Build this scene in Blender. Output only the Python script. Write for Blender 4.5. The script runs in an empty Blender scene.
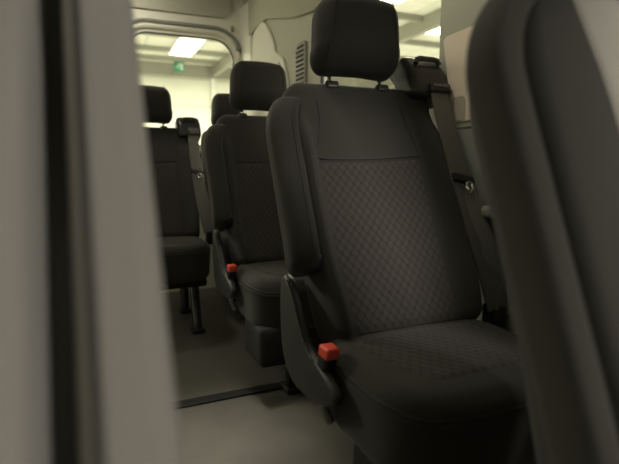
import bpy, bmesh, math, random
from math import sin, cos, tan, radians, pi, sqrt
from mathutils import Vector, Matrix
random.seed(4)
S = bpy.context.scene
COL = S.collection

# ---------------------------------------------------------------- materials
def new_mat(name):
    m = bpy.data.materials.new(name); m.use_nodes = True
    nt = m.node_tree
    b = nt.nodes['Principled BSDF']
    return m, nt, b

def plain(name, col, rough=.6, metal=0, var=.12, scale=30, bump=0, spec=.5):
    m, nt, b = new_mat(name)
    N, Lk = nt.nodes.new, nt.links.new
    tc = N('ShaderNodeTexCoord'); no = N('ShaderNodeTexNoise'); no.inputs['Scale'].default_value = scale
    no.inputs['Detail'].default_value = 4
    Lk(tc.outputs['Object'], no.inputs['Vector'])
    mx = N('ShaderNodeMix'); mx.data_type = 'RGBA'
    mx.inputs[6].default_value = (*[c*(1-var) for c in col], 1)
    mx.inputs[7].default_value = (*[min(1, c*(1+var)) for c in col], 1)
    Lk(no.outputs['Fac'], mx.inputs[0]); Lk(mx.outputs[2], b.inputs['Base Color'])
    b.inputs['Roughness'].default_value = rough; b.inputs['Metallic'].default_value = metal
    b.inputs['Specular IOR Level'].default_value = spec
    if bump:
        bp = N('ShaderNodeBump'); bp.inputs['Strength'].default_value = bump; bp.inputs['Distance'].default_value = .002
        Lk(no.outputs['Fac'], bp.inputs['Height']); Lk(bp.outputs['Normal'], b.inputs['Normal'])
    return m

def fabric(name, col, scale=900, var=.25):
    m = plain(name, col, rough=.85, var=var, scale=scale, bump=.35, spec=.25)
    b = m.node_tree.nodes['Principled BSDF']
    b.inputs['Sheen Weight'].default_value = .12
    b.inputs['Sheen Roughness'].default_value = .5
    return m

def knit(name, col, mortar, axis, bw=.021, rh=.0125):
    """woven insert cloth: staggered lozenges"""
    m, nt, b = new_mat(name)
    N, Lk = nt.nodes.new, nt.links.new
    tc = N('ShaderNodeTexCoord'); sp = N('ShaderNodeSeparateXYZ'); cb = N('ShaderNodeCombineXYZ')
    Lk(tc.outputs['Object'], sp.inputs[0]); Lk(sp.outputs['X'], cb.inputs['X']); Lk(sp.outputs[axis], cb.inputs['Y'])
    sc = N('ShaderNodeVectorMath'); sc.operation = 'MULTIPLY'; sc.inputs[1].default_value = (1/bw, 1/(2*rh), 0)
    Lk(cb.outputs[0], sc.inputs[0])
    ds = []
    for off in (0, .5):                                   # two staggered lattices of oval studs
        ad = N('ShaderNodeVectorMath'); ad.operation = 'ADD'; ad.inputs[1].default_value = (off, off, 0); Lk(sc.outputs[0], ad.inputs[0])
        fr = N('ShaderNodeVectorMath'); fr.operation = 'FRACTION'; Lk(ad.outputs[0], fr.inputs[0])
        su = N('ShaderNodeVectorMath'); su.operation = 'SUBTRACT'; su.inputs[1].default_value = (.5, .5, 0); Lk(fr.outputs[0], su.inputs[0])
        sp2 = N('ShaderNodeVectorMath'); sp2.operation = 'MULTIPLY'; sp2.inputs[1].default_value = (1, 1, 0); Lk(su.outputs[0], sp2.inputs[0])
        ln = N('ShaderNodeVectorMath'); ln.operation = 'LENGTH'; Lk(sp2.outputs[0], ln.inputs[0]); ds.append(ln)
    mn = N('ShaderNodeMath'); mn.operation = 'MINIMUM'; Lk(ds[0].outputs['Value'], mn.inputs[0]); Lk(ds[1].outputs['Value'], mn.inputs[1])
    mr = N('ShaderNodeMapRange'); mr.interpolation_type = 'SMOOTHSTEP'; mr.inputs[1].default_value = .22; mr.inputs[2].default_value = .42
    Lk(mn.outputs[0], mr.inputs[0])
    mx = N('ShaderNodeMix'); mx.data_type = 'RGBA'; mx.inputs[6].default_value = (*col, 1); mx.inputs[7].default_value = (*mortar, 1)
    Lk(mr.outputs[0], mx.inputs[0]); Lk(mx.outputs[2], b.inputs['Base Color'])
    bp = N('ShaderNodeBump'); bp.invert = True; bp.inputs['Strength'].default_value = .6; bp.inputs['Distance'].default_value = .003
    Lk(mr.outputs[0], bp.inputs['Height']); Lk(bp.outputs['Normal'], b.inputs['Normal'])
    b.inputs['Roughness'].default_value = .85; b.inputs['Specular IOR Level'].default_value = .25
    b.inputs['Sheen Weight'].default_value = .1
    return m

def webbing(name, col):
    m, nt, b = new_mat(name)
    N, Lk = nt.nodes.new, nt.links.new
    tc = N('ShaderNodeTexCoord'); w = N('ShaderNodeTexWave'); w.inputs['Scale'].default_value = 40; w.bands_direction = 'X'
    Lk(tc.outputs['Object'], w.inputs['Vector'])
    mx = N('ShaderNodeMix'); mx.data_type = 'RGBA'
    mx.inputs[6].default_value = (*[c*.8 for c in col], 1); mx.inputs[7].default_value = (*[c*1.15 for c in col], 1)
    Lk(w.outputs['Fac'], mx.inputs[0]); Lk(mx.outputs[2], b.inputs['Base Color'])
    b.inputs['Roughness'].default_value = .5
    return m

def cladding(name, col, dark, step, axis='Z', frac=.06):
    m, nt, b = new_mat(name)
    N, Lk = nt.nodes.new, nt.links.new
    tc = N('ShaderNodeTexCoord'); sp = N('ShaderNodeSeparateXYZ'); Lk(tc.outputs['Object'], sp.inputs[0])
    d = N('ShaderNodeMath'); d.operation = 'DIVIDE'; d.inputs[1].default_value = step; Lk(sp.outputs[axis], d.inputs[0])
    f = N('ShaderNodeMath'); f.operation = 'FRACT'; Lk(d.outputs[0], f.inputs[0])
    g = N('ShaderNodeMath'); g.operation = 'LESS_THAN'; g.inputs[1].default_value = frac; Lk(f.outputs[0], g.inputs[0])
    mx = N('ShaderNodeMix'); mx.data_type = 'RGBA'
    mx.inputs[6].default_value = (*col, 1); mx.inputs[7].default_value = (*dark, 1)
    Lk(g.outputs[0], mx.inputs[0]); Lk(mx.outputs[2], b.inputs['Base Color'])
    b.inputs['Roughness'].default_value = .7
    return m

def emit(name, col, strength):
    m = bpy.data.materials.new(name); m.use_nodes = True; nt = m.node_tree
    for n in list(nt.nodes): nt.nodes.remove(n)
    e = nt.nodes.new('ShaderNodeEmission'); o = nt.nodes.new('ShaderNodeOutputMaterial')
    e.inputs[0].default_value = (*col, 1); e.inputs[1].default_value = strength
    nt.links.new(e.outputs[0], o.inputs[0])
    return m

def glass(name):
    m = bpy.data.materials.new(name); m.use_nodes = True; nt = m.node_tree
    for n in list(nt.nodes): nt.nodes.remove(n)
    t = nt.nodes.new('ShaderNodeBsdfTransparent'); t.inputs[0].default_value = (.96, .97, .94, 1)
    g = nt.nodes.new('ShaderNodeBsdfGlossy'); g.inputs['Roughness'].default_value = .02
    lw = nt.nodes.new('ShaderNodeLayerWeight'); lw.inputs[0].default_value = .5
    fr = nt.nodes.new('ShaderNodeMath'); fr.operation = 'POWER'; fr.inputs[1].default_value = 4
    nt.links.new(lw.outputs['Facing'], fr.inputs[0])
    mx = nt.nodes.new('ShaderNodeMixShader'); o = nt.nodes.new('ShaderNodeOutputMaterial')
    nt.links.new(fr.outputs[0], mx.inputs[0]); nt.links.new(t.outputs[0], mx.inputs[1]); nt.links.new(g.outputs[0], mx.inputs[2])
    nt.links.new(mx.outputs[0], o.inputs[0])
    return m

M = dict(
    cloth=fabric('charcoal_cloth', (.033, .031, .026)),
    vinyl=fabric('grey_front_cloth', (.185, .175, .158), scale=1400, var=.15),
    pale=fabric('front_cloth_lit_tone', (.30, .285, .255), scale=1400, var=.12),  # strip of windscreen light put into the insert's colour
    side=fabric('dark_side_cloth', (.022, .021, .018)),
    knit_back=knit('woven_insert_back', (.044, .039, .034), (.031, .028, .024), 'Z', .024, .0140),
    knit_seat=knit('woven_insert_seat', (.044, .039, .034), (.031, .028, .024), 'Y', .024, .0180),
    pipe=plain('seam_thread', (.020, .019, .018), .7, var=.05),
    black=plain('black_plastic', (.016, .016, .016), .38, var=.1, scale=200),
    grain=plain('grained_black_plastic', (.030, .030, .028), .5, var=.15, scale=500, bump=.2),
    greyp=plain('grey_plastic', (.10, .10, .09), .4, var=.1),
    chrome=plain('chrome', (.7, .7, .68), .18, 1, var=.03),
    steel=plain('satin_steel', (.33, .33, .31), .35, 1, var=.1),
    red=plain('red_button', (.85, .10, .06), .4, var=.05),
    web=webbing('seat_belt_webbing', (.115, .107, .095)),
    trim=plain('beige_grey_trim', (.47, .46, .37), .55, var=.05, scale=60, bump=.05),
    trim2=plain('pale_trim', (.74, .72, .60), .5, var=.04, scale=60),
    liner=plain('olive_headliner', (.42, .41, .31), .9, var=.1, scale=400, bump=.1),
    lower=plain('grey_lower_trim', (.24, .245, .215), .6, var=.06, scale=80),
    plate=plain('pinkish_beige_panel', (.88, .75, .60), .6, var=.03),
    plateg=plain('shadow_grey', (.45, .40, .33), .6, var=.03),  # grey that stands for the headrest's shadow on the pillar panel
    gasket=plain('rubber_gasket', (.045, .050, .045), .6, var=.1),
    vent=plain('vent_plastic', (.30, .295, .24), .5, var=.05),
    ventd=plain('vent_slot', (.05, .05, .04), .7),
    floor=plain('grey_vinyl_floor', (.108, .103, .088), .5, var=.22, scale=9, bump=.05),
    rail=plain('dark_floor_rail', (.007, .007, .007), .8, var=.1),
    glass=glass('window_glass'),
    hall_wall=cladding('white_wall_cladding', (.80, .80, .70), (.60, .60, .50), 1.1),
    hall_roof=cladding('white_roof_sheet', (.74, .74, .66), (.62, .62, .54), .9, 'X', .1),
    hall_floor=plain('concrete', (.42, .41, .37), .6, var=.15, scale=2),
    beam=plain('painted_beam', (.30, .30, .25), .6, var=.05),
    lamp=emit('lit_diffuser', (1, .98, .78), 14),
    white=plain('fixture_white', (.8, .8, .75), .5),
    sign=plain('sign_green', (.015, .17, .10), .5, var=.05),
    signw=plain('sign_white', (.35, .5, .40), .5, var=.03),
)

# ---------------------------------------------------------------- mesh helpers
def obj(name, bm, mat, parent=None, smooth=True, label=None):
    bmesh.ops.recalc_face_normals(bm, faces=bm.faces)
    me = bpy.data.meshes.new(name); bm.to_mesh(me); bm.free()
    if smooth:
        for p in me.polygons: p.use_smooth = True
        try: me.set_sharp_from_angle(angle=radians(42))
        except Exception: pass
    o = bpy.data.objects.new(name, me); COL.objects.link(o)
    me.materials.append(M[mat] if isinstance(mat, str) else mat)
    if parent: o.parent = parent
    if label: o['label'] = label
    return o

def thing(name, label, cat, loc=(0, 0, 0), group=None):
    o = bpy.data.objects.new(name, None); COL.objects.link(o); o.location = loc; o.empty_display_size = .1
    o['label'] = label; o['category'] = cat
    if group: o['group'] = group
    return o

def struct(name, bm, mat, smooth=True, label=None):
    o = obj(name, bm, mat, smooth=smooth); o['kind'] = 'structure'
    if label: o['label'] = label
    return o

def axis_pts(h, r, nc, nm):
    a = [-h + r*(1-cos(pi/2*i/nc)) if False else -h + r*i/nc for i in range(nc)]
    inner = [-(h-r) + 2*(h-r)*i/nm for i in range(nm+1)]
    return a + inner + [-x for x in reversed(a)]

def rbox(bm, c, h, r, nc=4, nm=8, fn=None):
    """rounded box, centre c, half sizes h, edge radius r, optional deformation"""
    r = min(r, min(h)*.98)
    ax = [axis_pts(h[i], r, nc, nm) for i in range(3)]
    cache = {}
    def vert(p):
        k = tuple(round(x, 6) for x in p)
        if k in cache: return cache[k]
        q = [max(-(h[i]-r), min(h[i]-r, p[i])) for i in range(3)]
        d = Vector([p[i]-q[i] for i in range(3)])
        if d.length > 1e-9: d = d.normalized()*r
        v = Vector(q)+d+Vector(c)
        if fn: v = Vector(fn(v))
        cache[k] = bm.verts.new(v)
        return cache[k]
    for a in range(3):
        b, e = (a+1) % 3, (a+2) % 3
        for sgn in (-1, 1):
            for i in range(len(ax[b])-1):
                for j in range(len(ax[e])-1):
                    vs = []
                    for (ii, jj) in ((i, j), (i+1, j), (i+1, j+1), (i, j+1)):
                        p = [0, 0, 0]; p[a] = sgn*h[a]; p[b] = ax[b][ii]; p[e] = ax[e][jj]
                        vs.append(vert(p))
                    if sgn < 0: vs.reverse()
                    if len(set(vs)) == 4: bm.faces.new(vs)
    return bm

def box(bm, lo, hi):
    vs = [bm.verts.new((x, y, z)) for x in (lo[0], hi[0]) for y in (lo[1], hi[1]) for z in (lo[2], hi[2])]
    for f in ((0, 1, 3, 2), (4, 6, 7, 5), (0, 4, 5, 1), (2, 3, 7, 6), (0, 2, 6, 4), (1, 5, 7, 3)):
        bm.faces.new([vs[i] for i in f])
    return bm

def tube(bm, pts, r, n=8, closed=False):
    pts = [Vector(p) for p in pts]; rings = []
    N = len(pts)
    for i, p in enumerate(pts):
        a = pts[(i-1) % N] if (closed or i > 0) else p
        b = pts[(i+1) % N] if (closed or i < N-1) else p
        t = (b-a).normalized()
        u = t.cross(Vector((0, 0, 1)))
        if u.length < .05: u = t.cross(Vector((0, 1, 0)))
        u.normalize(); w = t.cross(u)
        rings.append([bm.verts.new(p+r*(cos(2*pi*k/n)*u+sin(2*pi*k/n)*w)) for k in range(n)])
    for i in range(N if closed else N-1):
        A, B = rings[i], rings[(i+1) % N]
        for k in range(n): bm.faces.new((A[k], A[(k+1) % n], B[(k+1) % n], B[k]))
    if not closed:
        bm.faces.new(list(reversed(rings[0]))); bm.faces.new(rings[-1])
    return bm

def ribbon(bm, pts, wv, th=.0022, nv=None):
    """flat strap following pts, half width vectors wv"""
    pts = [Vector(p) for p in pts]; rings = []
    for i, p in enumerate(pts):
        a = pts[max(0, i-1)]; b = pts[min(len(pts)-1, i+1)]
        t = (b-a).normalized(); w = Vector(wv[i] if isinstance(wv, list) else wv)
        w = w - t*w.dot(t); n = t.cross(w).normalized()*th
        rings.append([bm.verts.new(p-w-n), bm.verts.new(p+w-n), bm.verts.new(p+w+n), bm.verts.new(p-w+n)])
    for A, B in zip(rings, rings[1:]):
        for k in range(4): bm.faces.new((A[k], A[(k+1) % 4], B[(k+1) % 4], B[k]))
    bm.faces.new(rings[0][::-1]); bm.faces.new(rings[-1])
    return bm

def prism(bm, poly, x0, x1, axis='X', bev=0):
    """extrude polygon; axis X: poly is (y,z); axis Y: poly is (x,z); axis Z: poly is (x,y)"""
    def P(a, b, d): return {'X': (d, a, b), 'Y': (a, d, b), 'Z': (a, b, d)}[axis]
    A = [bm.verts.new(P(a, b, x0)) for a, b in poly]; B = [bm.verts.new(P(a, b, x1)) for a, b in poly]
    n = len(poly)
    fs = [bm.faces.new(A), bm.faces.new(B[::-1])]
    for i in range(n): bm.faces.new((A[i], B[i], B[(i+1) % n], A[(i+1) % n]))
    if bev:
        es = set(e for f in fs for e in f.edges)
        bmesh.ops.recalc_face_normals(bm, faces=bm.faces)
        bmesh.ops.bevel(bm, geom=list(es), offset=bev, segments=3, profile=.5, affect='EDGES')
    return bm

def smooth_poly(poly, n=3):
    for _ in range(n):
        out = []
        for i in range(len(poly)):
            a, b = poly[i], poly[(i+1) % len(poly)]
            out += [(a[0]*.75+b[0]*.25, a[1]*.75+b[1]*.25), (a[0]*.25+b[0]*.75, a[1]*.25+b[1]*.75)]
        poly = out
    return poly

def rrect(x0, x1, y0, y1, r, n=8):
    p = []
    rs = r if isinstance(r, (list, tuple)) else [r]*4
    for cx, cy, a0, rr in ((x1, y1, 0, rs[0]), (x0, y1, 90, rs[1]), (x0, y0, 180, rs[2]), (x1, y0, 270, rs[3])):
        ox = cx-rr if cx == x1 else cx+rr; oy = cy-rr if cy == y1 else cy+rr
        for k in range(n+1):
            a = radians(a0+90*k/n); p.append((ox+rr*cos(a), oy+rr*sin(a)))
    return p

def cut(o, cutters):
    for cbm in cutters:
        me = bpy.data.meshes.new('c'); bmesh.ops.recalc_face_normals(cbm, faces=cbm.faces); cbm.to_mesh(me); cbm.free()
        c = bpy.data.objects.new('c', me); COL.objects.link(c)
        md = o.modifiers.new('b', 'BOOLEAN'); md.operation = 'DIFFERENCE'; md.object = c; md.solver = 'EXACT'
        bpy.context.view_layer.update()
        ev = o.evaluated_get(bpy.context.evaluated_depsgraph_get())
        nm = bpy.data.meshes.new_from_object(ev)
        o.modifiers.clear(); old = o.data; o.data = nm; nm.name = o.name
        if not nm.materials: nm.materials.append(old.materials[0])
        bpy.data.objects.remove(c)

def sstep(a, b, x):
    t = max(0, min(1, (x-a)/(b-a))); return t*t*(3-2*t)

# ---------------------------------------------------------------- seats
HC = .48
def side_parts(root, arm):
    sh = smooth_poly([(.19, .61), (.15, .615), (.095, .555), (.04, .48), (-.03, .45), (-.095, .435), (-.125, .40), (-.07, .365), (.04, .345), (.12, .345), (.175, .38), (.20, .45), (.205, .55)], 2)
    bm = bmesh.new(); prism(bm, sh, arm*.252, arm*.276, 'X', .009)
    obj('side_shield', bm, 'grain', root, label='black plastic recliner cover')
    bm = bmesh.new(); ribb = [(p[0]*.999, p[1]) for p in sh[2:14]]
    tube(bm, [(arm*.276, y-.004, z-.008) for y, z in ribb], .003, 6)
    obj('shield_edge', bm, 'grain', root)
    def dbk(v): return (v[0], v[1]-(v[2]-.43)*.30, v[2])
    bm = bmesh.new(); rbox(bm, (arm*.256, -.035, .43), (.016, .021, .055), .009, 3, 3, dbk)
    bk = obj('buckle', bm, 'black', root)
    bm = bmesh.new(); rbox(bm, (arm*.256, -.036, .487), (.0165, .0225, .0145), .006, 3, 3, dbk)
    obj('button', bm, 'red', bk, label='red release button')
    bm = bmesh.new(); tube(bm, [(arm*.256, -.022, .385), (arm*.256, -.03, .35), (arm*.24, -.03, .31)], .011, 8)
    obj('buckle_stalk', bm, 'steel', bk)

def make_seat(name, label, group, lean=24, front=False, arm=-1, arm_len=(.17, .66), arm_x=(.218, .297), arm_t=(-.040, .04),
              belt=True, headrest=True, flip=False, main='cloth', legs=((-.05, -.16), (.12, -.16), (-.05, .12), (.12, .12)), ped=True, arm_mat=None, leg_steel=False, has_arm=True, bend=.055, bw=.232, bh=.716, tpush=0):
    la = radians(lean)
    arm_mat = arm_mat or main
    def W(x, t, s): return (x, s*sin(la)+t*cos(la), HC+s*cos(la)-t*sin(la))
    root = thing(name, label, 'seat', group=group)
    # --- backrest
    def front_t(x, s):
        ax = abs(x)
        b = .034*sstep(.165, .205, ax)*(1-sstep(.50, .64, s))*(.5+.5*sstep(-.02, .12, s))
        return -b-.010*sstep(.25, .0, s)+.012*sstep(.5, .7, s)-tpush
    def dback(v):
        x, t, s = v
        k = sstep(.055, -.0, t)
        t2 = t + front_t(x, s)*k
        w = 1-(.13 if x*arm > 0 or front else -.12)*max(0, (s-bh+.16)/.16)**2.4-(.10 if x*arm > 0 else .05)*max(0, (.22-s)/.22)**1.5
        if not front and x*arm < 0: w *= 1.05 if not belt else 1.075
        if front: w *= 1-2.2*max(0, t)
        if front and not has_arm: w = (1-2.2*max(0, t))*(1-.5*max(0, (s-.51)/.2)**2)
        return W(x*w, t2+.02*sstep(.3, 0, s)*(1-k), s)
    bm = bmesh.new(); rbox(bm, (0, .055, (bh-.01)/2), (bw, .055, (bh+.01)/2), .045, 5, 16, dback)
    back = obj('backrest', bm, main, root)
    # woven insert on the backrest
    bm = bmesh.new(); nx, ns = 26, 34; x0, x1 = (-.178, .150) if not front else (-.058, .058); s0, s1 = (.012, .468) if not front else (.012, bh-.025)
    g = []
    for i in range(nx+1):
        row = []
        for j in range(ns+1):
            u, v = i/nx, j/ns
            x = x0+(x1-x0)*u; s = s0+(s1-s0)*v+.012*(u-.5)*v-.006*sin(pi*u)*v
            e = min(min(u, 1-u)*(x1-x0), min(v, 1-v)*(s1-s0))
            row.append(bm.verts.new(W(x, front_t(x, s)+.004-.0075*sstep(0, .014, e), s)))
        g.append(row)
    for i in range(nx):
        for j in range(ns): bm.faces.new((g[i][j], g[i+1][j], g[i+1][j+1], g[i][j+1]))
    obj('backrest_insert', bm, ('pale' if not has_arm else 'vinyl') if front else 'knit_back', root, label='plain centre of the backrest, painted as lit on the right seat' if front else 'patterned woven centre of the backrest')
    for sx in (-1, 1) if not front else ():
        bm = bmesh.new()
        xs = [(-.178, .475), (-.158, .52), (-.142, .58), (-.136, .64), (-.132, .678)] if sx < 0 else [(.150, .48), (.140, .53), (.132, .58), (.128, .64), (.126, .678)]
        tube(bm, [W(x, front_t(x, s)-.0005+.02*sstep(.655, .70, s), s) for x, s in xs], .0022, 6)
        obj('seam', bm, 'pipe', back)
    bm = bmesh.new()
    x0s = [(-.178+.328*k/12, .472+.012*(k/12-.5)-.006*sin(pi*k/12)) for k in range(13)]
    if not front:
        tube(bm, [W(x, front_t(x, s)-.0005, s) for x, s in x0s], .0025, 6)
        obj('seam', bm, 'pipe', back)
    # --- headrest
    if headrest:
        def dhead(v):
            x, t, s = v
            w = 1-.05*max(0, (s-.83)/.1)**2-.30*(s-.74)+.02*(s < .8)
            return W(x*w, t-.018*sin(pi*max(0, min(1, (s-.72)/.27)))-.36*(s-.745)+.015*(abs(x)/.13)**2, s)
        bm = bmesh.new(); rbox(bm, (.008, .01, .829), (.138, .055, .092), .046, 5, 10, dhead)
        hd = obj('headrest', bm, main, root)
        for sx in (-1, 1):
            bm = bmesh.new()
            pts = [(.008+sx*(.109-.03*(s-.74)-.012*max(0, (s-.83)/.1)), s) for s in [.741+.174*k/14 for k in range(15)]]
            tube(bm, [Vector(dhead((x, -.0452+.012*sstep(.90, .92, s)+.010*sstep(.765, .738, s), s))) for x, s in pts], .0018, 6)
            obj('seam', bm, 'pipe', hd)
        for sx in (-1, 1):
            bm = bmesh.new(); tube(bm, [W(.008+sx*.083, .03, .66), W(.008+sx*.083, .03, .76)], .006, 10)
            obj('headrest_post', bm, 'chrome', hd)
            bm = bmesh.new(); rbox(bm, (.008+sx*.083, .03, .702), (.020, .018, .012), .006, 2, 2, lambda v: W(*v))
            obj('headrest_collar', bm, 'black', root)
    # --- cushion
    def dcush(v):
        x, y, z = v
        f = max(0, (-.19-y)/.155)
        w = 1-.15*f**2.2-.10*sstep(-.05, .06, y)
        y2 = y+.05*(abs(x)/.25)**3*sstep(-.2, -.36, y)
        y2 += .02*sstep(.44, .30, z)*sstep(-.2, -.4, y)
        crown = (.008*(1-(x/.25)**2)-.012*sstep(-.27, -.35, y))*sstep(.40, .46, z)
        return (x*w*(1-.025*sstep(.44, .3, z)), y2, z+crown)
    bm = bmesh.new(); rbox(bm, (0, -.1475, .385), (.238, .1975, .098), .036, 5, 14, dcush)
    cush = obj('cushion', bm, main, root)
    bm = bmesh.new(); g = []; nx, ny = 24, 20
    for i in range(nx+1):
        row = []
        for j in range(ny+1):
            u, v = i/nx, j/ny
            y = -.015-.265*v
            x = (-.195+.045*v*v)*(1-u)+(.165-.02*v)*u
            e = min(min(u, 1-u)*.34, min(v, 1-v)*.265)
            p = dcush((x, y, .483)); row.append(bm.verts.new((p[0], p[1], p[2]-.004+.0075*sstep(0, .014, e))))
        g.append(row)
    for i in range(nx):
        for j in range(ny): bm.faces.new((g[i][j], g[i+1][j], g[i+1][j+1], g[i][j+1]))
    obj('cushion_insert', bm, 'knit_seat', root, label='patterned woven centre of the cushion')
    # stitched seam round the cushion edge (two rows)
    for zz in (.449, .436):
        bm = bmesh.new()
        ring = []
        for (x, y) in rrect(-.2385, .2385, -.3455, .02, .036, 5):
            ring.append((x, y))
        dens = []
        for a, b in zip(ring, ring[1:]+ring[:1]):
            k = max(1, int(math.dist(a, b)/.03))
            for q in range(k): dens.append((a[0]+(b[0]-a[0])*q/k, a[1]+(b[1]-a[1])*q/k))
        dens = [p for p in dens if p[1] < .015]
        i0 = min(range(len(dens)), key=lambda i: (dens[i][0] < 0, -dens[i][1]))
        dens = sorted(dens, key=lambda p: math.atan2(p[0], -(p[1]+.10)))
        tube(bm, [dcush((x, y, zz)) for x, y in dens], .0024, 6)
        obj('seam', bm, 'pipe', cush)
    # --- folded-up armrest along the side of the backrest
    if has_arm:
        a0, a1 = arm_x; ac = arm*(a0+a1)/2; ah = (a1-a0)/2; t0, t1 = arm_t; s0, s1 = arm_len
        def darm(v):
            x, t, s = v
            u = (s-s0)/(s1-s0)
            dx = -arm*bend*max(0, (u-.72)/.28)**2.2
            tt = t+.05*max(0, (u-.75)/.25)**2+.02*max(0, (.12-u)/.12)**2
            return W(x+dx, tt, s)
        bm = bmesh.new(); rbox(bm, (ac, (t0+t1)/2, (s0+s1)/2), (ah, (t1-t0)/2, (s1-s0)/2), .020 if front else .03, 5, 12, darm)
        ar = obj('armrest', bm, arm_mat, root)
        for q in (.30, ) if not front else (.50,):
            bm = bmesh.new(); tube(bm, [Vector(darm((ac-arm*ah*q*1.2, t0-.0004, s0+.03+(s1-s0-.06)*k/16))) for k in range(17)], .0022, 6)
            obj('seam', bm, 'pipe', ar)
        bm = bmesh.new()
        rbox(bm, (ac-arm*ah*.35, (t0+t1)/2+.004, s0+.022), (ah*.75, (t1-t0)/2*.9, .020), .012, 3, 3, darm)
        obj('armrest_end', bm, 'black', ar, label='black plastic pivot end of the armrest')
    # --- side shield, buckle, pedestal
    if has_arm and not front: side_parts(root, arm)
    bm = bmesh.new(); rbox(bm, (.0, -.205 if ped else -.10, .235 if ped else .272), (.226 if ped else .21, .105 if ped else .175, .075 if ped else .022), .02, 2, 4)
    obj('seat_pan', bm, 'rail', root)
    if ped:
        bm = bmesh.new(); rbox(bm, (.035, -.02, .15), (.07, .13, .07), .012, 2, 3); obj('pedestal', bm, 'black', root)
    for (lx, ly) in legs:
        bm = bmesh.new()
        def dl(v, lx=lx, ly=ly): return (v[0]+(.26-v[2])*.03*(1 if lx > 0 else -1), v[1]+(.26-v[2])*.10*(1 if ly > 0 else -1), v[2])
        rbox(bm, (lx, ly, .135), (.024, .018, .125), .008, 2, 3, dl)
        rbox(bm, (lx+.008*(1 if lx > 0 else -1), ly+.026*(1 if ly > 0 else -1), .011), (.034, .042, .011), .006, 2, 2)
        lg = obj('leg', bm, 'black', root)
        if leg_steel:
            bm = bmesh.new(); rbox(bm, (lx-.010, ly-.0185, .135), (.011, .003, .115), .0025, 2, 2, dl)
            obj('leg_trim', bm, 'chrome', lg, label='bright edge strip of the leg')
    # --- belt integrated in the backrest shoulder
    if belt:
        q = -arm
        bm = bmesh.new()
        def dg(v): return W(v[0]*1.0, v[1]+.02*sstep(.74, .80, v[2]), v[2])
        rbox(bm, (q*.236, .022, .738), (.070, .050, .072), .022, 4, 5, dg)
        gd = obj('belt_guide', bm, 'black', root)
        bm = bmesh.new()
        tube(bm, [W(q*.196, -.026, .768), W(q*.202, -.028, .780), W(q*.215, -.028, .785), W(q*.262, -.028, .785), W(q*.277, -.028, .782), W(q*.284, -.026, .768)], .008, 8)
        obj('hood_rib', bm, 'grain', gd)
        bm = bmesh.new(); rbox(bm, (q*.258, -.026, .684), (.037, .014, .015), .007, 3, 3, lambda v: W(*v))
        obj('bezel', bm, 'black', gd)
        bm = bmesh.new(); rbox(bm, (q*.258, -.0405, .686), (.027, .002, .005), .0018, 2, 2, lambda v: W(*v))
        obj('bezel_slot', bm, 'greyp', gd)
        bm = bmesh.new()
        path = [(.258, -.026, .684), (.250, -.026, .60), (.247, -.030, .50), (.247, -.032, .40), (.250, -.032, .32), (.256, -.030, .20), (.266, -.022, .10), (.280, -.005, .02)]
        P = [W(q*x, t, s) for x, t, s in path]
        ribbon(bm, P, [(.031, 0, 0)]*6+[(.028, -.006, 0)]*2)
        obj('belt_webbing', bm, 'web', root)
        bm = bmesh.new()
        path = [(.254, -.038, .375), (.264, -.040, .28), (.280, -.036, .17), (.296, -.016, .07), (.298, 0, .0)]
        ribbon(bm, [W(q*x, t, s) for x, t, s in path], (.022, -.010, 0))
        obj('lap_webbing', bm, 'web', root)
        bm = bmesh.new(); rbox(bm, (q*.248, -.041, .388), (.034, .007, .012), .005, 3, 3, lambda v: W(v[0], v[1], v[2]-.25*(v[0]-q*.248)*q))
        tg = obj('belt_tongue', bm, 'black', root)
        bm = bmesh.new()
        ring = [W(q*(.258+.010*cos(a)), -.046, .362+.014*sin(a)) for a in [2*pi*k/14 for k in range(14)]]
        tube(bm, ring, .0045, 6, closed=True)
        obj('tongue_plate', bm, 'chrome', tg, label='chrome latch loop')
        bm = bmesh.new(); rbox(bm, (q*.288, .02, .47), (.020, .030, .040), .010, 3, 3)
        obj('belt_anchor', bm, 'black', root)
    return root

def copy_tree(o, parent=None):
    c = o.copy(); COL.objects.link(c); c.parent = parent
    if parent: c.matrix_parent_inverse = o.matrix_parent_inverse
    for ch in list(o.children): copy_tree(ch, c)
    return c

GR = 'rear passenger seats'
row1 = make_seat('passenger_seat', 'large charcoal passenger seat in the middle of the photo with patterned cushion in full view', GR)
row1.location = (.705, .963, 0)
row2 = copy_tree(row1); row2.location = (.738, 1.90, 0)
for ch in row2.children:                                # this seat's headrest sits a little towards the aisle
    if ch.name.startswith('headrest'): ch.location.x -= .022
row2['label'] = 'charcoal passenger seat directly behind the large middle seat, its headrest against the rear window corner'
row3l = make_seat('passenger_seat', 'charcoal rear-row seat beside the aisle, half hidden by the blurred grey seat at left', GR,
                  legs=((-.14, -.22), (.145, -.22), (-.14, .12), (.145, .12)), ped=False, leg_steel=True)
row3l.location = (.318, 2.80, 0)
for ch in row3l.children:
    if ch.name.startswith('belt_guide'): ch.location = (0, -.015, -.035)
row3r = make_seat('passenger_seat', '', GR, has_arm=False, belt=False)
row3r.location = (.834, 2.93, 0); row3r.scale = (.78, 1, 1)
row3r['label'] = 'hindmost charcoal seat in the right corner, only its left edge showing past the second seat'

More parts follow.
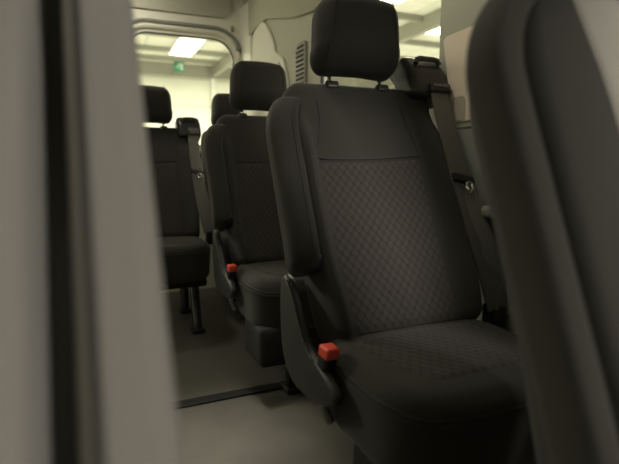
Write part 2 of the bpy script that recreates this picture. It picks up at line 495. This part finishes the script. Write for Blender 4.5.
FG = 'front seats'
def add_wing(root, lean, mat, path, hw, t0, t1):
    """padded rim that runs up the sides of the backrest and over its top"""
    la = radians(lean)
    bm = bmesh.new(); rings = []; n = 28
    for i, p in enumerate(path):
        a = Vector(path[max(0, i-1)]); b = Vector(path[min(len(path)-1, i+1)])
        d = (b-a).normalized(); nx, ns = -d.y, d.x
        ring = []
        for k in range(n):
            an = 2*pi*k/n; c, q = cos(an), sin(an)
            u = hw*math.copysign(abs(c)**.55, c); t = (t0+t1)/2+(t1-t0)/2*math.copysign(abs(q)**.55, q)
            x, ss = p[0]+nx*u, p[1]+ns*u
            ring.append(bm.verts.new((x, ss*sin(la)+t*cos(la), HC+ss*cos(la)-t*sin(la))))
        rings.append(ring)
    for A, B in zip(rings, rings[1:]):
        for k in range(n): bm.faces.new((A[k], A[(k+1) % n], B[(k+1) % n], B[k]))
    bm.faces.new(rings[0][::-1]); bm.faces.new(rings[-1])
    return obj('backrest_rim', bm, mat, root, label='padded outer rim of the backrest')
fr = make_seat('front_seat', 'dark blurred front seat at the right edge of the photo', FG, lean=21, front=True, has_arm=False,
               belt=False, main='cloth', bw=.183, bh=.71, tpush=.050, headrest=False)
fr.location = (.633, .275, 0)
arc = [(-.231, -.05+.05*k) for k in range(11)]
arc += [(-.231*cos(radians(a)), .50+.19*sin(radians(a))) for a in range(6, 175, 6)]
arc += [(.231, .45-.05*k) for k in range(11)]
add_wing(fr, 21, M['cloth'], arc, .0205, -.078, -.018)
bm = bmesh.new(); la = radians(21)
rbox(bm, (0, .06, .28), (.135, .025, .31), .02, 3, 6, lambda v: (v[0], v[2]*sin(la)+v[1]*cos(la), HC+v[2]*cos(la)-v[1]*sin(la)))
obj('back_shell', bm, 'black', fr)
fl = make_seat('front_seat', 'pale grey out-of-focus front seat filling the left edge of the photo', FG, lean=31, front=True, arm=1,
               arm_len=(-.06, .86), arm_x=(.246, .303), arm_t=(-.075, .02), bend=0, belt=False, main='vinyl', bw=.246, bh=.86, tpush=.045, headrest=False)
fl.location = (-.262, .215, 0)
la = radians(31); bm = bmesh.new()
rbox(bm, (.10, .03, .40), (.165, .03, .44), .02, 3, 6, lambda v: (v[0], v[2]*sin(la)+v[1]*cos(la), HC+v[2]*cos(la)-v[1]*sin(la)))
obj('back_shell', bm, 'black', fl)

# ---------------------------------------------------------------- van shell
XR, XL, YB, YF, ZT = 1.04, -.70, 3.47, -1.0, 2.16
bm = bmesh.new(); box(bm, (XL-.05, YF, -.06), (XR+.05, YB+.05, 0)); struct('floor', bm, 'floor', False)
bm = bmesh.new(); rbox(bm, (.42, 1.76, .004), (.58, .026, .004), .003, 2, 2); struct('trim_1', bm, 'rail', label='dark floor rail across the aisle')

def side_wall(name, x0, x1, wins):
    bm = bmesh.new(); prism(bm, [(YF, -.06), (YB+.05, -.06), (YB+.05, ZT+.03), (YF, ZT+.03)], x0, x1, 'X')
    o = struct(name, bm, 'trim', False)
    cs = []
    for (a, b, c, d, r) in wins:
        cb = bmesh.new(); prism(cb, rrect(a, b, c, d, r), x0-.2, x1+.2, 'X'); cs.append(cb)
    cut(o, cs)
    return o
RW = [(1.29, 2.215, 1.10, 1.615, .07), (-.80, .55, 1.0, 1.65, .08)]
side_wall('wall_right', XR, XR+.05, RW)
side_wall('wall_left', XL-.05, XL, [(1.0, 2.2, 1.05, 1.65, .08), (2.35, 3.3, 1.05, 1.65, .08), (-.80, .55, 1.0, 1.65, .08)])
n = 1
def pane_x(x, a, b, c, d, r, n):
    bm = bmesh.new(); prism(bm, rrect(a+.001, b-.001, c+.001, d-.001, r), x, x+.004, 'X')
    o = struct('window_%d' % n, bm, 'glass', False, label='side window glass')
    bm = bmesh.new(); pts = [(x-.012, y, z) for y, z in rrect(a, b, c, d, r)]
    tube(bm, pts, .009, 8, closed=True)
    obj('window_gasket', bm, 'gasket', o)
pane_x(XR+.02, *RW[0], 1)
pane_x(XL-.03, 1.0, 2.2, 1.05, 1.65, .08, 4)
pane_x(XL-.03, 2.35, 3.3, 1.05, 1.65, .08, 5)
bm = bmesh.new(); rbox(bm, (.17, -.80, .52), (.86, .18, .50), .08, 3, 4); struct('trim_8', bm, 'grain', label='unseen dashboard added to block low light')  # out of view, added to keep low front light off the cushions
# ceiling with coved sides
bm = bmesh.new()
prof = [(XL, ZT-.22)] + [(XL+.22*(1-cos(a)), ZT-.22+.22*sin(a)) for a in [radians(10*k) for k in range(1, 10)]]
prof += [(XR-.22*(1-cos(a)), ZT-.22+.22*sin(a)) for a in [radians(90-10*k) for k in range(0, 9)]] + [(XR, ZT-.22), (XR, ZT+.03), (XL, ZT+.03)]
prism(bm, prof, -.45, YB+.05, 'Y'); struct('ceiling', bm, 'liner')
# rear doors
def rear_door(name, x0, x1, wx0, wx1, rr, wn):
    bm = bmesh.new(); prism(bm, [(x0, .0), (x1, .0), (x1, 1.875), (x0, 1.875)], YB, YB+.05, 'Y')
    o = struct(name, bm, 'trim2', False)
    cb = bmesh.new(); prism(cb, rrect(wx0, wx1, 1.02, 1.757, rr, 10), YB-.2, YB+.3, 'Y'); cut(o, [cb])
    bm = bmesh.new(); prism(bm, rrect(wx0+.001, wx1-.001, 1.021, 1.756, rr, 10), YB+.030, YB+.034, 'Y')
    g = struct('window_%d' % wn, bm, 'glass', False, label='rear door window glass')
    bm = bmesh.new(); tube(bm, [(x, YB+.012, z) for x, z in rrect(wx0-.001, wx1+.001, 1.019, 1.758, rr, 10)], .011, 8, closed=True)
    obj('window_gasket', bm, 'gasket', g)
    # raised moulding round the opening with a dark sealing line outside it
    bm = bmesh.new(); tube(bm, [(x, YB-.002, z) for x, z in rrect(wx0-.035, wx1+.035, .985, 1.792, rr+.03, 10)], .016, 8, closed=True)
    obj('window_surround', bm, 'trim2', g)
    bm = bmesh.new(); tube(bm, [(x, YB-.002, z) for x, z in rrect(wx0-.06, wx1+.062, .96, 1.826, rr+.05, 10)], .013, 8, closed=True)
    obj('door_seal', bm, 'lower', g)
rear_door('door_1', .172, XR, .235, .955, .15, 2)
rear_door('door_2', XL, .168, -.62, .105, .15, 3)
bm = bmesh.new(); prism(bm, [(XL, 1.875), (XR, 1.875), (XR, ZT), (XL, ZT)], YB, YB+.05, 'Y'); struct('wall_rear', bm, 'trim2', False)
bm = bmesh.new(); prism(bm, rrect(-.58, .948, 1.893, 2.10, .085, 8), YB-.016, YB+.002, 'Y', .006); struct('trim_2', bm, 'trim', label='rear header panel with rounded corner')
# rear corner pillar trim
pil = [(1.0, YB+.01), (1.0, YB-.004), (1.006, YB-.03), (1.016, YB-.10), (1.028, YB-.16), (XR+.01, YB-.17), (XR+.01, YB+.01)]
bm = bmesh.new(); prism(bm, pil, .0, 1.98, 'Z', .0); struct('trim_3', bm, 'trim2', label='pale rear corner pillar trim')
for k, (x, y, z) in enumerate([(.945, YB-.004, 1.83), (.972, YB-.035, 1.70)]):
    c = bmesh.new(); rbox(c, (x, y, z), (.010, .010, .020), .006, 3, 2)
    o = obj('trim_clip', c, 'lower'); o['category'] = 'clip'; o['group'] = 'trim clips by the rear window'
    o['label'] = ['small grey oval trim clip above the corner of the rear window', 'small grey oval trim clip on the pillar right of the rear window'][k]
# headliner edge panel and corner panel on the right wall
bm = bmesh.new(); prism(bm, [(3.34, 1.755), (3.16, 1.78), (2.975, 1.782), (2.56, 1.674), (2.28, 1.635), (2.1, 1.65), (1.2, 1.72), (-.3, 1.72), (-.3, 2.0), (3.34, 2.0)], XR-.018, XR+.002, 'X', .007)
struct('trim_4', bm, 'liner', label='olive headliner edge over the side windows')
bm = bmesh.new(); prism(bm, smooth_poly([(3.285, 1.745), (3.10, 1.785), (3.00, 1.775), (2.835, 1.61), (2.83, 1.555), (2.76, 1.53), (2.68, 1.49), (2.60, 1.30), (2.54, .72), (3.285, .72)], 2), XR-.02, XR+.002, 'X', .009)
struct('trim_5', bm, 'trim2', label='pale corner panel behind the second seat')
# ventilation grille
vg = thing('vent_grille', 'small slatted ventilation grille on the side wall left of the middle headrest', 'vent', (XR, 2.44, 1.40))
vp = rrect(-.065, .062, -.125, .125, [.05, .02, .02, .02], 5)
bm = bmesh.new(); prism(bm, vp, -.016, .0, 'X', .004); obj('grille_frame', bm, 'vent', vg)
for k in range(10):
    z = -.105+.0228*k
    bm = bmesh.new(); y1 = .050 if k < 9 else .030
    rbox(bm, (-.017, (-.052+y1)/2, z), (.0035, (y1+.052)/2, .0055), .003, 2, 2)
    obj('slat_gap', bm, 'ventd', vg)
# pillar between side window and front: panel, lower trim and ledge
bm = bmesh.new(); prism(bm, smooth_poly([(1.285, .0), (1.285, 1.70), (.60, 1.70), (.60, .0)], 0), XR-.022, XR+.002, 'X', .006)
struct('trim_6', bm, 'lower', label='grey-green lower pillar trim beside the side window')
bm = bmesh.new(); prism(bm, [(1.288, 1.0), (1.288, 1.70), (.60, 1.70), (.60, 1.0)], XR-.026, XR-.015, 'X', .004); struct('trim_9', bm, 'trim', label='upper pillar trim beside the side window')
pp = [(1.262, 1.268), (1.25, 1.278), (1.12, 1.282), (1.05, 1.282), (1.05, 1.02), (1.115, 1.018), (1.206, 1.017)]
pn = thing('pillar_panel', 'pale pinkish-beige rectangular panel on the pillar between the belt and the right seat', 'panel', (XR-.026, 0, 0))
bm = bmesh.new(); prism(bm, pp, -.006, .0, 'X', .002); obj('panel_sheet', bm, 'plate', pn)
bm = bmesh.new(); prism(bm, rrect(1.150, 1.212, 1.022, 1.092, [.018, .018, .001, .001], 5), -.0075, -.004, 'X'); obj('panel_shadow', bm, 'plateg', pn, label='grey rounded shape printed on the panel')  # shadow of the headrest laid on as a thin grey shape
bm = bmesh.new(); rbox(bm, (XR-.03, 1.35, .760), (.030, 1.1, .016), .012, 3, 4); struct('trim_7', bm, 'lower', label='ledge along the side wall')

# ---------------------------------------------------------------- warehouse around the van
HX0, HX1, HY0, HY1, HZ, GZ = -9, 19, -9, 21, 4.95, -.65
bm = bmesh.new(); box(bm, (HX0, HY0, GZ-.1), (HX1, HY1, GZ)); struct('floor_hall', bm, 'hall_floor', False)
bm = bmesh.new(); box(bm, (HX0, HY1, GZ), (HX1, HY1+.2, HZ+.2)); struct('wall_far', bm, 'hall_wall', False)
bm = bmesh.new(); box(bm, (HX1, HY0, GZ), (HX1+.2, HY1, HZ+.2)); struct('wall_hall_right', bm, 'hall_wall', False)
bm = bmesh.new(); box(bm, (HX0-.2, HY0, GZ), (HX0, HY1, HZ+.2)); struct('wall_hall_left', bm, 'hall_wall', False)
bm = bmesh.new(); box(bm, (HX0-.2, HY0, HZ), (HX1+.2, HY1+.2, HZ+.2)); struct('ceiling_hall', bm, 'hall_roof', False)
tn = 10
for y in [HY1-.25, HY1-1.4, HY1-2.9] + [HY1-5-2.2*k for k in range(6)]:
    bm = bmesh.new(); box(bm, (HX0, y-.06, HZ-(.48 if tn == 10 else .16)), (HX1, y+.06, HZ)); o = struct('trim_%d' % tn, bm, 'beam', False, label='roof purlin'); tn += 1
for x in (-4.2, 4.82, 8.6, 13.0):
    bm = bmesh.new(); box(bm, (x-.09, HY0, HZ-.42), (x+.09, HY1, HZ)); struct('trim_%d' % tn, bm, 'beam', False, label='roof rafter'); tn += 1
    bm = bmesh.new(); box(bm, (x-.09, HY1-.2, GZ), (x+.09, HY1, HZ-.3)); struct('trim_%d' % tn, bm, 'white', False, label='wall column'); tn += 1

LG = 'hall ceiling lights'
lights = [((3.13, 17.15, HZ-.10), (.37, 1.45), 'bright rectangular ceiling light above the exit sign through the rear window', 60),
          ((6.6, 10.2, HZ-.10), (.5, .45), 'bright ceiling light just above the right corner of the middle headrest', 60),
          ((9.55, 12.05, HZ-.10), (.32, .55), 'bright ceiling light seen at the right side of the side window', 60)]
for (p, h, lab, en) in lights:
    t = thing('ceiling_light', lab, 'ceiling light', p, LG)
    bm = bmesh.new(); box(bm, (-h[0]-.05, -h[1]-.05, .0), (h[0]+.05, h[1]+.05, .10)); obj('housing', bm, 'white', t, False)
    bm = bmesh.new(); box(bm, (-h[0], -h[1], -.02), (h[0], h[1], .0)); obj('diffuser', bm, 'lamp', t, False)
es = thing('exit_sign', 'small green exit sign hanging under the hall roof, seen through the rear window', 'sign', (3.22, 19.55, 4.60))
bm = bmesh.new(); rbox(bm, (0, 0, 0), (.19, .03, .19), .01, 2, 2); obj('sign_box', bm, 'sign', es)
bm = bmesh.new()
box(bm, (.035, -.034, -.13), (.155, -.031, .14))
obj('doorway', bm, 'signw', es)
bm = bmesh.new()
tube(bm, [(-.05, -.036, .02), (-.02, -.036, .07)], .026, 8); tube(bm, [(-.05, -.036, .02), (-.01, -.036, -.03), (-.03, -.036, -.10)], .018, 8)
tube(bm, [(-.05, -.036, .02), (-.09, -.036, -.04), (-.14, -.036, -.05)], .018, 8); tube(bm, [(-.02, -.036, .06), (.03, -.036, .03)], .014, 8)
tube(bm, [(-.02, -.036, .06), (-.09, -.036, .05)], .014, 8); rbox(bm, (.0, -.036, .118), (.026, .012, .026), .02, 3, 2)
obj('running_figure', bm, 'signw', es)
for sx in (-.12, .12):
    bm = bmesh.new(); tube(bm, [(sx, 0, .19), (sx, 0, HZ-4.60)], .008, 6); obj('hanger', bm, 'steel', es)

# ---------------------------------------------------------------- lights
def area(name, loc, target, size, energy, col, sy=None):
    l = bpy.data.lights.new(name, 'AREA'); l.energy = energy; l.size = size; l.color = col
    if sy: l.shape = 'RECTANGLE'; l.size_y = sy
    o = bpy.data.objects.new(name, l); COL.objects.link(o); o.location = loc
    o.rotation_euler = (Vector(target)-Vector(loc)).to_track_quat('-Z', 'Y').to_euler()
    return o
WARM = (1, .97, .80)
for (x, y) in ((0, 14), (7, 15), (13, 14), (5, 7), (12, 5), (-5, 8)):
    area('hall_lamp', (x, y, HZ-.45), (x, y, 0), 1.6, 760, WARM)
# lamp in front of the van shining in through the windscreen and open cab windows
area('bay_lamp', (2.6, -3.2, 3.6), (.3, .6, .8), 1.4, 320, (1, .95, .86))
area('cabin_fill', (.36, 1.30, ZT-.03), (.42, 1.36, 0), .25, 4.0, (1, .93, .78))  # added fill light for the seats, no fixture there
area('aisle_fill', (.20, 1.52, ZT-.03), (.30, 1.45, 0), .10, .75, (1, .93, .80)).data.spread = radians(24)  # narrow added light that makes the bright patch on the aisle floor

area('cabin_fill', (.15, 3.05, ZT-.03), (.15, 3.05, 0), .25, 5.0, (1, .93, .78))  # second added fill, unseen, lifts the rear trim

w = bpy.data.worlds.new('World'); S.world = w; w.use_nodes = True
w.node_tree.nodes['Background'].inputs[0].default_value = (1, .97, .88, 1)
w.node_tree.nodes['Background'].inputs[1].default_value = .5

# ---------------------------------------------------------------- camera
cd = bpy.data.cameras.new('camera'); cam = bpy.data.objects.new('camera', cd); COL.objects.link(cam)
cam.location = (0, 0, .889); cam.rotation_euler = (radians(90-7.81), 0, radians(-23.87))
cd.sensor_width = 36; cd.lens = 486.2/619*36; cd.clip_start = .02; cd.clip_end = 200
cd.dof.use_dof = True; cd.dof.focus_distance = 1.6; cd.dof.aperture_fstop = 2.5
S.camera = cam

S.view_settings.view_transform = 'Standard'; S.view_settings.look = 'None'
S.view_settings.exposure = 0; S.view_settings.gamma = 1
try: S.view_settings.use_curve_mapping = False
except Exception: pass
S.cycles.use_denoising = True
S.cycles.max_bounces = 8; S.cycles.transparent_max_bounces = 12
S.cycles.sample_clamp_indirect = 4
